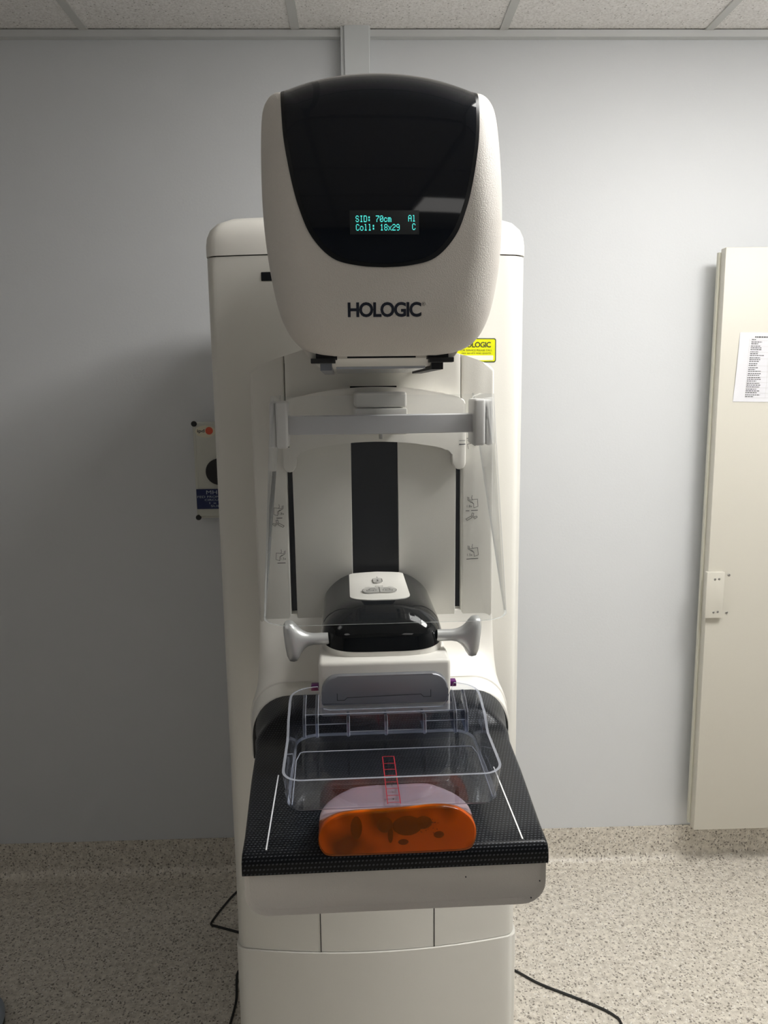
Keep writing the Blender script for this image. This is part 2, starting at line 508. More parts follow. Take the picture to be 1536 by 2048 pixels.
# coved vinyl skirting: the floor sheet turns up the wall
def skirting(name, x0, x1):
    prof = [(YB - .001, 0.122), (YB - .004, 0.122)]
    for k in range(7):
        t = R(90 * k / 6)
        prof.append((YB - .004 - .030 * (1 - math.cos(t)), 0.032 - .030 * math.sin(t)))
    prof += [(YB - .05, 0.0006), (YB - .05, 0.0002), (YB - .001, 0.0002)]
    bm = nb()
    loft(bm, [[(x, y, z) for y, z in prof] for x in (x0, x1)])
    return struct(name, bm, M['floor'], smooth=40)
skirting('baseboard_back', XL, XR)
struct('trim_1', bx(XL, XR, YB - .022, YB - .0005, ZC - .020, ZC - .001), M['trim'], smooth=0)

# suspended ceiling: a slab of void above, tiles and grid bars as pieces
ceil = struct('ceiling', bx(XL - .1, XR + .1, YF - .1, YB + .1, ZC + .15, ZC + .25), M['gridbar'], smooth=0)
gx = [0.43 + .6 * k for k in range(-5, 4)]
gy = [1.97 - .6 * k for k in range(0, 9)]
xs = [XL] + [g for g in gx if XL < g < XR] + [XR]
ys = [YF] + sorted(g for g in gy if YF < g < YB) + [YB]
LIGHTS = [(1.03, 0.77, 'lamp_near'), (0.43, 0.77, 'lamp_mid'), (0.43, -1.63, 'lamp_far'), (-1.37, -1.03, 'lamp_far')]
def is_light(x, y): return any(abs(x - a) < .05 and abs(y - b) < .05 for a, b, _ in LIGHTS)
shared = {}
for i in range(len(xs) - 1):
    for j in range(len(ys) - 1):
        x0, x1, y0, y1 = xs[i], xs[i + 1], ys[j], ys[j + 1]
        if x1 - x0 < .03 or y1 - y0 < .03 or is_light(x0, y0): continue
        key = (round(x1 - x0, 3), round(y1 - y0, 3))
        if key not in shared:
            bm = bx(-(x1 - x0) / 2 + .004, (x1 - x0) / 2 - .004, -(y1 - y0) / 2 + .004, (y1 - y0) / 2 - .004, 0, .015)
            me = bpy.data.meshes.new('tile'); finish(bm); bm.to_mesh(me); bm.free(); me.materials.append(M['tile'])
            shared[key] = me
        o = bpy.data.objects.new('tile', shared[key]); COL.objects.link(o)
        o.location = ((x0 + x1) / 2, (y0 + y1) / 2, ZC + .002); o.parent = ceil
def bar_obj(bm): part('grid_bar', bm, M['gridbar'], ceil, smooth=0)
for g in xs[1:-1]: bar_obj(bx(g - .012, g + .012, YF, YB - .022, ZC - .003, ZC + .0015))
for g in ys[1:-1]:
    for a, b in zip(xs, xs[1:]):
        bar_obj(bx(a + .012, b - .012, g - .012, g + .012, ZC - .003, ZC + .0015))
for k, (lx, ly, mk) in enumerate(LIGHTS):
    t = thing('ceiling_light', ['square white ceiling light panel right of the machine near the wall', 'square white ceiling light panel above the right side of the machine',
                                'square ceiling light panel behind the camera on the right',
                                'square ceiling light panel behind the camera on the left'][k], 'light', (lx + .3, ly + .3, ZC), False, 'ceiling light panels')
    bm = nb()
    for a in (bx(lx + .013, lx + .587, ly + .013, ly + .038, ZC - .002, ZC + .02), bx(lx + .013, lx + .587, ly + .562, ly + .587, ZC - .002, ZC + .02),
              bx(lx + .013, lx + .038, ly + .038, ly + .562, ZC - .002, ZC + .02), bx(lx + .562, lx + .587, ly + .038, ly + .562, ZC - .002, ZC + .02)):
        me = bpy.data.meshes.new('t'); a.to_mesh(me); a.free(); bm.from_mesh(me); bpy.data.meshes.remove(me)
    part('frame', bm, M['bracket'], t, smooth=0)
    part('diffuser', bx(lx + .038, lx + .562, ly + .038, ly + .562, ZC - (.035 if k < 2 else -.002), ZC + .012, bev=.002 if k > 1 else .012), M[mk], t, smooth=0)

# ================================================================== THE MACHINE (machine frame)
mach = thing('mammography_machine', 'cream white mammography unit with black-faced tube head, carbon table and tall column', 'machine', (0.004, 1.85, 0))
W, Ws, HW = M['white'], M['white_smooth'], M['head_white']
CX = 0.004

# ---- column
def plan(hw, yf, bulge, yb, r, n=28):
    pts = []
    for k in range(n + 1):
        x = -hw + 2 * hw * k / n
        d = hw - abs(x)
        y = yf - bulge * (1 - (x / hw) ** 2)
        if d < r: y += r - math.sqrt(max(0, r * r - (r - d) ** 2))
        pts.append((CX + x, y))
    # refine the corner columns
    left = []
    for k in range(5):
        d = r * (1 - math.cos(R(90 * k / 5)))
        x = -hw + d
        left.append((CX + x, yf - bulge * (1 - (x / hw) ** 2) + r - math.sqrt(max(0, r * r - (r - d) ** 2))))
    right = [(2 * CX - x, y) for x, y in reversed(left)]
    mid = [p for p in pts if abs(p[0] - CX) < hw - r]
    return left + mid + right + [(CX + hw, yb), (CX - hw, yb)]

def column_body(z0, z1, hw=0.30, grow=0.0, bev=.0015):
    return prism_z(nb(), plan(hw + grow, 1.497 - grow, .032, 2.2, .02), z0, z1, bev, 1)
colb = part('column', column_body(0.442, 1.8645), W, mach)
part('column_base', column_body(0.0, 0.4405, grow=.004), W, mach)
part('column_seam', column_body(0.43, 1.87, grow=-.003, bev=0), M['seam'], mach)
# vertical joints of the lower covers, recessed
for xj in (-0.117, 0.124): part('cover_joint', bx(xj - .0009, xj + .0009, 1.4692, 1.476, .4415, .80), M['seam'], colb)
# cap
bm = nb(); rings = []
for ins, z in ((0, 1.8665), (0, 1.885), (.002, 1.90), (.008, 1.915), (.02, 1.928), (.042, 1.938), (.08, 1.9445), (.14, 1.948)):
    P = plan(.301, 1.496, .032, 2.2, .02)
    s = (.301 - ins) / .301
    rings.append([(CX + (x - CX) * s, y + (ins * .7 if y < 1.9 else -ins), z) for x, y in P])
loft(bm, rings)
part('column_cap', bm, Ws, mach, smooth=50)
bmc = column_body(0.44, 1.8645)
on_col = draper(bmc, .0005)
bm = nb(); fill(bm, rrect(-.193, -.145, 1.819, 1.835, .001, 1), on_col)
part('black_label', bm, M['bezel'], mach, label='small black rectangle label left of the tube head')
lab = part('service_label', patch(nb(), rrect(.168, .247, 1.6675, 1.7125, .004, 4), on_col, 3), M['labelgreen'], mach, label='yellow service label with black lettering')
on_col2 = draper(bmc, .0009)
bm = patch(nb(), rrect(.170, .2450, 1.6695, 1.7105, .003, 4), on_col2, 3)
part('label_face', bm, M['yellow'], lab)
on_col3 = draper(bmc, .0013)
bm = nb(); add_text(bm, 'HOLOGIC', .1800, .2365, 1.6955, 1.7055, on_col3, .012, .92)
add_text(bm, 'FOR SERVICE PLEASE CALL', .1765, .239, 1.6885, 1.6918, on_col3)
add_text(bm, '1800 264 073 AND QUOTE:', .1790, .2375, 1.6828, 1.6860, on_col3)
part('label_text', bm, M['ink'], lab, smooth=0)
bm = nb(); fill(bm, rrect(.176, .2415, 1.6715, 1.6805, .001, 1), on_col3)
part('label_blank', bm, M['labelwhite'], lab, smooth=0)
bmc.free()

# ---- C-arm: back body plus front panels with open slots between them
AX = 0.003
def arm_top(x): return 1.70 - 0.9 * abs(x) ** 1.85 - (0.0 if abs(x) < .19 else (abs(x) - .19) * .55)
AH = .2005
def seg_outline(x0, x1, z0, top, n=10, rb=0.0):
    pts = [(x0 + (x1 - x0) * k / n, top(x0 + (x1 - x0) * k / n)) for k in range(n + 1)]
    return [(AX + x, z) for x, z in pts] + [(AX + x1, z0), (AX + x0, z0)]
outl = [(x, arm_top(x)) for x in [-AH + 2 * AH * k / 40 for k in range(41)]]
bm = prism_y(nb(), [(AX + x, z - .001) for x, z in outl] + [(AX + AH, 1.05), (AX - AH, 1.05)], 1.296, 1.485, .003)
arm = part('arm', bm, W, mach)
bm = prism_y(nb(), [(AX + x * .97, z - .01) for x, z in outl] + [(AX + AH * .97, 1.16), (AX - AH * .97, 1.16)], 1.289, 1.2975)
part('slot_back', bm, M['black_strip'], arm)
SX, SW, CW_ = .1405, .0048, .0395
for s, nm in ((-1, 'side_panel'), (1, 'side_panel')):
    pts = [(x, arm_top(x)) for x in [SX + SW + (AH - SX - SW) * k / 10 for k in range(11)]]
    o2 = [(AX + s * x, z) for x, z in pts] + [(AX + s * AH, 1.172), (AX + s * (SX + SW), 1.172)]
    part('side_panel', prism_y(nb(), o2, 1.278, 1.292, .0045, 3), W, arm)
q_ = SX - SW; w_ = SX + SW - .0012
pts = [(AX + x, arm_top(x) - .0003) for x in [-w_ + 2 * w_ * k / 30 for k in range(31)]]
part('centre_panel', prism_y(nb(), pts + [(AX + a, b) for a, b in ((w_, 1.55), (q_, 1.55), (q_, 1.172), (CW_, 1.172), (CW_, 1.626), (-CW_, 1.626), (-CW_, 1.172), (-q_, 1.172), (-q_, 1.55), (-w_, 1.55))],
                             1.278, 1.292, .0012, 2), W, arm)

# printed position marks beside the slots
bm = nb(); f = flat(None, 1.2772)
def paddle_icon(x, z, s=1.0, flip=1, txt='1.8x'):
    q = lambda L: [(x + flip * a * s, z + b * s) for a, b in L]
    stroke(bm, q([(.0005, .0245), (.001, .019), (.004, .0165), (.0085, .0155), (.010, .0125)]), .0007, f)
    stroke(bm, q([(.0025, .024), (.003, .020), (.0035, .0185)]), .0007, f)
    stroke(bm, q([(.0085, .027), (.0075, .022), (.0095, .0195)]), .0007, f)
    stroke(bm, q([(.004, .0185), (.0115, .020), (.0175, .0205), (.0185, .008), (.0115, .0055), (.011, .013), (.0055, .0155)]), .0007, f)
    if flip > 0: add_text(bm, txt, x - .0005, x + .0085, z + .0065, z + .0105, f)
    else: add_text(bm, txt, x - .0085, x + .0005, z + .0065, z + .0105, f)
paddle_icon(.1590, 1.4135); paddle_icon(.1600, 1.3295, txt='1.5x')
paddle_icon(-.1500, 1.4075, .9, -1); paddle_icon(-.1490, 1.3305, .9, -1, '1.5x')
stroke(bm, [(.157, 1.4142), (.1625, 1.4142)], .0011, f); stroke(bm, [(.1660, 1.4146), (.177, 1.4150)], .0011, f)
stroke(bm, [(.1585, 1.3305), (.178, 1.3312)], .0011, f)
stroke(bm, [(-.162, 1.4085), (-.153, 1.4085)], .0012, f); stroke(bm, [(-.163, 1.3315), (-.150, 1.3315)], .0012, f)
for fl, X, Z in ((1, .157, 1.399), (-1, -.150, 1.394)):
    g = lambda L: [(X + fl * a, Z + b) for a, b in L]
    stroke(bm, g([(0, .001), (.0085, .006), (.0105, .0035), (.002, -.0015), (0, .001)]), .0007, f)
    stroke(bm, g([(.0095, .0075), (.0105, .0115), (.0135, .0105), (.0125, .0075), (.0145, .004), (.018, .006), (.0195, .004), (.015, .001), (.0095, .0075)]), .0007, f)
stroke(bm, [(.158, 1.5365), (.174, 1.5372)], .001, f)
stroke(bm, [(.159, 1.5335), (.166, 1.535), (.1735, 1.531), (.172, 1.524), (.1655, 1.528), (.159, 1.527), (.1605, 1.519)], .0007, f)
stroke(bm, [(.1625, 1.555), (.1625, 1.547), (.1665, 1.543), (.172, 1.543)], .0007, f)
part('position_marks', bm, M['inkgrey'], arm, smooth=0, kind='stuff')

# shield carriage running in the slots
cy = 1.256
top = lambda x: 1.6235 - 0.95 * abs(x) ** 2.0
otop = [(AX + x, top(x)) for x in [-.137 + .274 * k / 30 for k in range(31)]]
def corner(c, a0, a1, r, n=6): return [(c[0] + r * math.cos(R(a0 + (a1 - a0) * k / n)), c[1] + r * math.sin(R(a0 + (a1 - a0) * k / n))) for k in range(n + 1)]
inner = lambda x: 1.535 - 0.95 * abs(x) ** 2.0
rt = corner((AX + .139, 1.594), 75, 0, .010)
rleg = corner((AX + .1395, 1.4975), 0, -180, .0105, 8)
rin = corner((AX + .120, 1.512), 0, 80, .008, 5)
inn = [(AX + x, inner(x)) for x in [.117 - .234 * k / 30 for k in range(31)]]
half_r = rt + rleg + rin
half_l = [(2 * AX - x, z) for x, z in reversed(half_r)]
bm = prism_y(nb(), otop + half_r + inn + half_l, cy, 1.277, .0022, 3)
car = part('shield_carriage', bm, Ws, arm)
bm = nb(); fc = flat(None, cy - .0004)
for s in (-1, 1):
    for dz, w_ in ((0, .0013), (.006, .0006)):
        bm = nb(); stroke(bm, [(AX + s * .139, 1.5285 + dz), (AX + s * .1485, 1.5287 + dz)], w_, fc)
        part('index_mark', bm, M['ink'], car, smooth=0)

# ---- lower flare of the arm, its collar, and the carbon hump of the table
def arch(hw, zt, zb, r, n=10, wl=0.0):
    pts = [(AX + hw + wl, zb)]
    for k in range(n + 1):
        t = R(90 * k / n); pts.append((AX + hw - r + r * math.cos(t), zt - r + r * math.sin(t)))
    for k in range(1, 16): pts.append((AX + hw - r - 2 * (hw - r) * k / 16, zt))
    for k in range(n + 1):
        t = R(90 + 90 * k / n); pts.append((AX - hw + r + r * math.cos(t), zt - r + r * math.sin(t)))
    pts.append((AX - hw - wl, zb))
    return pts
def archloft(secs): 
    bm = nb(); loft(bm, [[(x, y, z) for x, z in arch(*a)] for y, *a in secs]); return bm
part('arm_foot', archloft([(1.203, .2115, 1.1500, 1.045, .060), (1.2045, .2125, 1.1512, 1.045, .060), (1.215, .2115, 1.1522, 1.045, .055), (1.235, .208, 1.157, 1.045, .05),
                           (1.252, .205, 1.167, 1.045, .045), (1.265, .203, 1.184, 1.045, .035), (1.274, .2015, 1.21, 1.045, .025),
                           (1.279, .2008, 1.24, 1.045, .015), (1.290, .2008, 1.245, 1.045, .01), (1.48, .2008, 1.245, 1.045, .01)]), Ws, arm, smooth=50)
part('arm_collar', archloft([(1.158, .2055, 1.1445, 1.045, .06), (1.1595, .2065, 1.1455, 1.045, .06), (1.201, .2105, 1.1490, 1.045, .06), (1.202, .2095, 1.148, 1.045, .06)]), Ws, arm, smooth=50)
part('collar_joint', archloft([(1.15, .203, 1.142, 1.045, .06), (1.21, .2075, 1.1465, 1.045, .06)]), M['seam'], arm, smooth=50)

# ---- breast support table
def table_half(y): return interp([(.779, .1705), (.80, .1715), (1.02, .1815), (1.09, .189), (1.16, .200)], y)
tb = nb(); rings = []
Y0 = .779
NX = 40
prof = [(Y0, 1.0935), (Y0 - .0005, 1.105), (Y0 + .0005, 1.1125), (Y0 + .003, 1.1160), (Y0 + .008, 1.1175), (.82, 1.1175), (.95, 1.1175), (1.035, 1.1175), (1.058, 1.1185), (1.072, 1.1225), (1.082, 1.129),
        (1.090, 1.1365), (1.098, 1.1415), (1.110, 1.144), (1.13, 1.145), (1.156, 1.1455)]
for y, z in prof:
    hw = table_half(max(y, Y0)); hump = max(0.0, min(1.0, (z - 1.1175) / .028)) if y > .9 else 0
    r = .005 + .052 * hump
    P = []
    cxx = .001 + .002 * hump
    zb = min(1.093, z - .0006)
    rr = min(r, max(z - zb, .0005))
    P.append((cxx + hw, y, zb))
    for k in range(9):
        t = R(90 * k / 8); P.append((cxx + hw - r + r * math.cos(t), y, max(zb, z - rr + rr * math.sin(t))))
    for k in range(1, NX): P.append((cxx + hw - r - 2 * (hw - r) * k / NX, y, z))
    for k in range(9):
        t = R(90 + 90 * k / 8); P.append((cxx - hw + r + r * math.cos(t), y, max(zb, z - rr + rr * math.sin(t))))
    P.append((cxx - hw, y, zb))
    rings.append(P)
loft(tb, rings)
table = part('breast_table', tb, M['carbon'], mach, label='glossy black carbon fibre table top', smooth=40)
def tray_section(y, ins, zt): return [(.001 + x, y, z) for x, z in rrect(-.1685 + ins, .1685 - ins, 1.042 + ins, zt - ins * .2, (.004, .004, .026 - ins * .5, .026 - ins * .5), 6)]
bm = nb()
loft(bm, [tray_section(Y0 + .006, .005, 1.0945), tray_section(Y0 + .0025, .0018, 1.0945), tray_section(Y0 + .001, .0003, 1.0945), tray_section(Y0 + .003, 0, 1.0945)][:3] +
     [tray_section(Y0 + .006, 0, 1.0945), tray_section(1.3, 0, 1.0945)])
tray = part('detector_housing', bm, HW, mach, label='cream plastic housing below the carbon table top', smooth=45)
bm = nb()
for x, z in ((.0785, 1.079), (.1625, 1.070), (.153, 1.0495)):
    bm = nb(); cyl(bm, (x, Y0 + .0016, z), (0, -1, 0), .0008, .0008, 8)
    part('chip_mark', bm, M['ink'], tray)
for s in (-1, 1):
    bm = bx(.0005 + s * .1435 - .0008, .0005 + s * .1435 + .0008, Y0 + .0085, .955, 1.1172, 1.1179)
    part('field_line', bm, M['whiteline'], table, smooth=0)

# ---- compression device
comp = part('compression_device', bx(-.0895, .0955, 1.021, 1.275, 1.166, 1.2465, bev=.006, seg=4), Ws, mach,
            label='cream compression drive with smoked black dome and silver handles')
DX = .003
def dome_plan(u, ins):
    """u 0..1 runs right-back -> front -> left-back"""
    hw = .0905 - ins; yf = 1.040 + ins * .95
    a = math.pi * u
    e = 2 / 4.2
    cx_ = math.copysign(abs(math.cos(a)) ** e, math.cos(a)); sy = abs(math.sin(a)) ** e
    yc = 1.15
    return DX + hw * cx_, yc - (yc - yf) * sy
INS = [(1.232, .001), (1.25, .0), (1.266, .0008), (1.279, .005), (1.289, .0125), (1.297, .021), (1.304, .031), (1.309, .042), (1.312, .053), (1.3135, .0895)]
def ins_at(z):
    if z <= INS[0][0]: return INS[0][1]
    for (a, va), (b, vb) in zip(INS, INS[1:]):
        if z <= b: return va + (vb - va) * (z - a) / (b - a)
    return INS[-1][1]
def z_rim(u):
    c = abs(math.cos(math.pi * u))
    return 1.2575 + .006 * c ** 2 + .030 * max(0, c - .80) ** 1.5 * 4
NU = 72
def dome_ring(zf, push=0.0, grow=0.0):
    P = []
    for k in range(NU + 1):
        u = k / NU; z = zf(u); x, y = dome_plan(u, ins_at(z) - grow); P.append((x, y, z + push))
    x0, _, z0 = P[0]; x1, _, z1 = P[-1]
    P = [(x0, 1.272, z0)] + P + [(x1, 1.272, z1)]
    return P
bm = nb()
rings = [dome_ring(lambda u, t=t: 1.232 + (z_rim(u) - 1.232) * t) for t in (0, .25, .5, .75, 1)]
loft(bm, rings)
part('dome_skirt', bm, Ws, comp, smooth=50)
bm = nb()
rings = [dome_ring(lambda u, t=t: z_rim(u) - .004 + (1.3135 - z_rim(u) + .004) * (1 - (1 - t) ** 1.8), .0, .0004) for t in [k / 16 for k in range(17)]]
loft(bm, rings)
bmd = bm.copy()
visor = part('visor', bm, M['visor'], comp, label='glossy smoked black dome cover', smooth=50)
on_dome = draper(bmd, .0012, (0, 0, -1), 1.5)
ol = rrect(DX - .046, DX + .045, 1.097, 1.268, (.003, .003, .034, .034), 8)
pan = part('button_panel', patch(nb(), ol, on_dome, 8, .003, back=(0, 0, -1)), Ws, comp, label='white tongue with raised push buttons', smooth=50)
on2 = draper(bmd, .0030, (0, 0, -1), 1.5)
bm = patch(nb(), rrect(DX - .0085, DX + .0065, 1.186, 1.216, .0074, 6), on2, 3, .002, back=(0, 0, -1))
b1 = part('button', bm, M['button'], comp)
bm = patch(nb(), rrect(DX - .0265, DX + .0255, 1.128, 1.157, .0135, 6), on2, 3, .002, back=(0, 0, -1))
part('button', bm, M['button'], comp)
on3 = draper(bmd, .0035, (0, 0, -1), 1.5)
bm = nb(); lw = .0009
stroke(bm, [(DX - .0005, 1.128), (DX - .0005, 1.157)], .0007, on3)
ring = rrect(DX - .0265, DX + .0255, 1.128, 1.157, .0135, 6); stroke(bm, ring + [ring[0]], .0007, on3)
ring = rrect(DX - .0085, DX + .0065, 1.186, 1.216, .0074, 6); stroke(bm, ring + [ring[0]], .0006, on3)
for s in (-1, 1):
    q = lambda L: [(DX - .0005 + s * a, b) for a, b in L]
    stroke(bm, q([(.0195, 1.137), (.0195, 1.142), (.0095, 1.142), (.0095, 1.137), (.0195, 1.137)]), lw, on3)
    stroke(bm, q([(.016, 1.142), (.016, 1.147), (.013, 1.1505), (.009, 1.150), (.006, 1.146)]), lw, on3)
    stroke(bm, q([(.009, 1.1395), (.0045, 1.1395)]), lw, on3); stroke(bm, q([(.006, 1.141), (.0042, 1.1395), (.006, 1.138)]), lw, on3)
    stroke(bm, q([(.0145, 1.1605), (.022, 1.160)]), lw, on3)
stroke(bm, [(DX - .006, 1.161), (DX - .006, 1.164), (DX + .005, 1.164), (DX + .005, 1.161), (DX - .006, 1.161)], lw, on3)
stroke(bm, [(DX - .001, 1.195), (DX - .001, 1.201)], lw, on3); stroke(bm, [(DX - .003, 1.197), (DX - .001, 1.1945), (DX + .001, 1.197)], lw, on3)
stroke(bm, [(DX - .003, 1.204), (DX - .001, 1.2065), (DX + .001, 1.204)], lw, on3)
stroke(bm, [(DX - .001, 1.2155), (DX - .001, 1.224)], lw, on3)
part('button_symbols', bm, M['inkgrey'], comp, smooth=0, kind='stuff')
bmd.free()
# handles: a round neck flaring into an upright grip
def superell(cx_, cy_, cz_, ry, rz, p, n=24, lean=0.0):
    P = []
    for k in range(n):
        a = 2 * math.pi * k / n
        c = math.copysign(abs(math.cos(a)) ** (2 / p), math.cos(a)); s = math.copysign(abs(math.sin(a)) ** (2 / p), math.sin(a))
        P.append((cx_ + lean * s * rz, cy_ + ry * c, cz_ + rz * s))
    return P
for s in (-1, 1):
    bm = nb(); hx = DX
    secs = [(.078, .0085, .0085, 2, .0), (.100, .0085, .0085, 2, 0), (.108, .0095, .0100, 2, 0), (.114, .011, .0135, 2.1, -.0005), (.119, .0125, .0185, 2.3, -.001),
            (.123, .014, .0245, 2.7, -.0015), (.1265, .015, .0285, 3.2, -.002), (.131, .0155, .0295, 3.6, -.002), (.1365, .0145, .0285, 3.6, -.002), (.1395, .011, .0235, 3.2, -.001), (.1405, .0075, .018, 2.6, 0)]
    rr = [superell(hx + s * x, 1.065, 1.267 + dz, ry, rz, p, 24, s * .10) for x, ry, rz, p, dz in secs]
    loft(bm, rr)
    part('handle', bm, M['silver'], comp, label='silver compression handle', smooth=45)
    part('latch', bx(DX + s * .0935 - .0055, DX + s * .0935 + .0080 if s > 0 else DX - .0935 + .0055, 1.03, 1.042, 1.2025, 1.2105, bev=.0008), M['purple'], comp, label='purple release tab') if s > 0 else \
        part('latch', bx(DX - .1035, DX - .0915, 1.03, 1.042, 1.2025, 1.2105, bev=.0008), M['purple'], comp, label='purple release tab')
# grey metal clamp plate that grips the paddle
pl = rrect(-.0855, .0905, 1.1885, 1.2300, (.023, .023, .002, .002), 8)
clamp = part('clamp_plate', prism_y(nb(), pl, 1.011, 1.024, .0025, 3), M['clampmetal'], comp, label='brushed grey metal clamp plate')
bm = nb(); fp = flat(None, 1.0105)
stroke(bm, [(-.064, 1.2055), (-.064, 1.1955), (-.054, 1.1955), (-.050, 1.199), (.052, 1.201), (.056, 1.197), (.066, 1.197), (.066, 1.207)], .0007, fp)
part('clamp_groove', bm, M['seam'], clamp, smooth=0)

# ---- tube head
def head_outline():
    arc = [(-.110 + .220 * k / 44, 1.972 - .021 * abs((-.110 + .220 * k / 44) / .110) ** 2.1) for k in range(45)]   # black top
    side = spline([(.110, 1.951), (.1185, 1.9500), (.1265, 1.9430), (.1325, 1.927), (.1350, 1.892), (.1360, 1.837), (.1348, 1.793), (.1306, 1.750),
                   (.1230, 1.711), (.1145, 1.6885), (.1050, 1.6745), (.0935, 1.6660), (.0780, 1.6610), (.060, 1.6585)], 9)
    bot = [(.060 - .120 * k / 24, 1.6585) for k in range(1, 24)]
    return arc, side[1:], bot
arc, side, bot = head_outline()
SH = lambda x, z: (x + .0036 * min(1.0, max(0.0, (1.952 - z) / .20)), z)      # the shell sits a touch right of the window
O = arc + [SH(*p) for p in side] + [SH(*p) for p in bot] + [SH(-x, z) for x, z in reversed(side)]
HN = len(O); NARC = len(arc)
HC = (0.0, 1.815); HXH, HZH = .137, .157
def lean(x, z):
    y = .35 * x * x
    if z > 1.78: y += .95 * (z - 1.78) ** 2
    if z < 1.74: y += .6 * (1.74 - z) ** 2
    return y
rings = []
RB = .042
HR = .145
for ins in [HR * (1 - k / 40) for k in range(1, 29)] + [HR * .3 * (1 - k / 24) ** 1.5 for k in range(25)]:
    t = 1 - ins / HR
    b = 0 if ins >= RB else RB * (1 - math.sqrt(max(0, 1 - ((RB - ins) / RB) ** 2)))
    rings.append([(HC[0] + (x - HC[0]) * t, .868 + b + lean(HC[0] + (x - HC[0]) * t, HC[1] + (z - HC[1]) * t), HC[1] + (z - HC[1]) * t) for x, z in O])
ifront = len(rings)
for y, s, dz in ((.945, 1.0, 0), (1.0, 1.0, 0), (1.12, .995, -.001), (1.22, .985, -.004), (1.30, .97, -.008), (1.40, .95, -.012)):
    rings.append([(x * s, y + lean(x, z) * max(0, (1.0 - y) / .06 if y < 1.0 else 0), HC[1] + (z - HC[1]) * s + dz) for x, z in O])
bm = nb(); F = loft(bm, rings)
for ri, row in enumerate(F):
    for i, fc_ in enumerate(row):
        if i < NARC - 1 and ri >= 34 and ri < ifront + 3: fc_.material_index = 1
bmh = bm.copy()
head = part('tube_head', bm, [HW, M['gloss_black']], mach, label='rounded cream tube head with a black front and lettering', smooth=60)
on_head = draper(bmh, .0012)
def head_panel(g):
    L = spline([(.1095, 1.9475), (.1080, 1.918), (.1055, 1.884), (.0985, 1.843), (.0905, 1.812), (.0780, 1.783), (.0560, 1.7605), (.028, 1.7525), (0.0, 1.7505)], 6)
    pts = [(x + (g if x > .01 else 0) * -1, z + g) for x, z in L]
    pts = [(max(0, x), z) for x, z in pts]
    right = pts; left = [(-x, z) for x, z in reversed(pts[:-1])]
    tz = 1.9515 - g * .2
    topc = [(-.1085 + .217 * k / 14, tz + .018 * (1 - ((-.1085 + .217 * k / 14) / .1085) ** 2)) for k in range(1, 14)]
    return right + left + topc
pan = part('front_bezel', patch(nb(), head_panel(0.0), on_head, 24, .0, centre=(0, 1.85)), M['bezel'], head, label='black bezel around the dark front window', smooth=60)
on_head2 = draper(bmh, .0022)
part('front_panel', patch(nb(), head_panel(.0038), on_head2, 24, .001, centre=(0, 1.85)), M['gloss_black'], head, label='glossy black front window', smooth=60)
# display and its dot-matrix text
on_head3 = draper(bmh, .0026)
bm = patch(nb(), rrect(-.0365, .0383, 1.7845, 1.8095, .0004, 1), on_head3, 8)
part('display', bm, M['displayglass'], head, smooth=0)
FONT = {'S': '01110 10001 10000 01110 00001 10001 01110', 'I': '01110 00100 00100 00100 00100 00100 01110', 'D': '11110 10001 10001 10001 10001 10001 11110',
        ':': '00000 01100 01100 00000 01100 01100 00000', '7': '11111 00001 00010 00100 01000 01000 01000', '0': '01110 10001 10011 10101 11001 10001 01110',
        'c': '00000 00000 01110 10001 10000 10001 01110', 'm': '00000 00000 11110 10101 10101 10101 10101', 'A': '01110 10001 10001 11111 10001 10001 10001',
        'l': '01100 00100 00100 00100 00100 00100 01110', 'C': '01110 10001 10000 10000 10000 10001 01110', 'o': '00000 00000 01110 10001 10001 10001 01110',
        '1': '00100 01100 00100 00100 00100 00100 01110', '8': '01110 10001 10001 01110 10001 10001 01110', 'x': '00000 00000 10001 01010 00100 01010 10001',
        '2': '01110 10001 00001 00110 01000 10000 11111', '9': '01110 10001 10001 01111 00001 00001 01110'}
on_head4 = draper(bmh, .0031)
bm = nb()
def dots(txt, x, z, cw=.00435, ch=.0068):
    for c in txt:
        if c in FONT:
            for r_, row in enumerate(FONT[c].split()):
                for k, b in enumerate(row):
                    if b == '1':
                        a = x + k * cw / 6.0; zz = z - r_ * ch / 7.0
                        fill(bm, [(a, zz), (a + cw / 6.3, zz), (a + cw / 6.3, zz - ch / 7.6), (a, zz - ch / 7.6)], on_head4)
        x += cw
dots('SID: 70cm', -.0302, 1.8040); dots('Al', .0265, 1.8045); dots('Coll: 18x29', -.0300, 1.7952); dots('C', .0307, 1.7958)
part('display_text', bm, M['vfd'], head, label='cyan dot-matrix text', smooth=0)
on_head5 = draper(bmh, .0005)
bm = nb(); add_text(bm, 'HOLOGIC', -.0405, .0405, 1.6980, 1.7140, on_head5, .03, .88)
stroke(bm, [(.0432 + .0018 * math.cos(a), 1.7118 + .0018 * math.sin(a)) for a in [2 * math.pi * k / 16 for k in range(17)]], .0003, on_head5)
add_text(bm, 'R', .0424, .0441, 1.7109, 1.7128, on_head5)
part('logo_text', bm, M['ink'], head, label='dark blue maker lettering', smooth=0)
bmh.free()
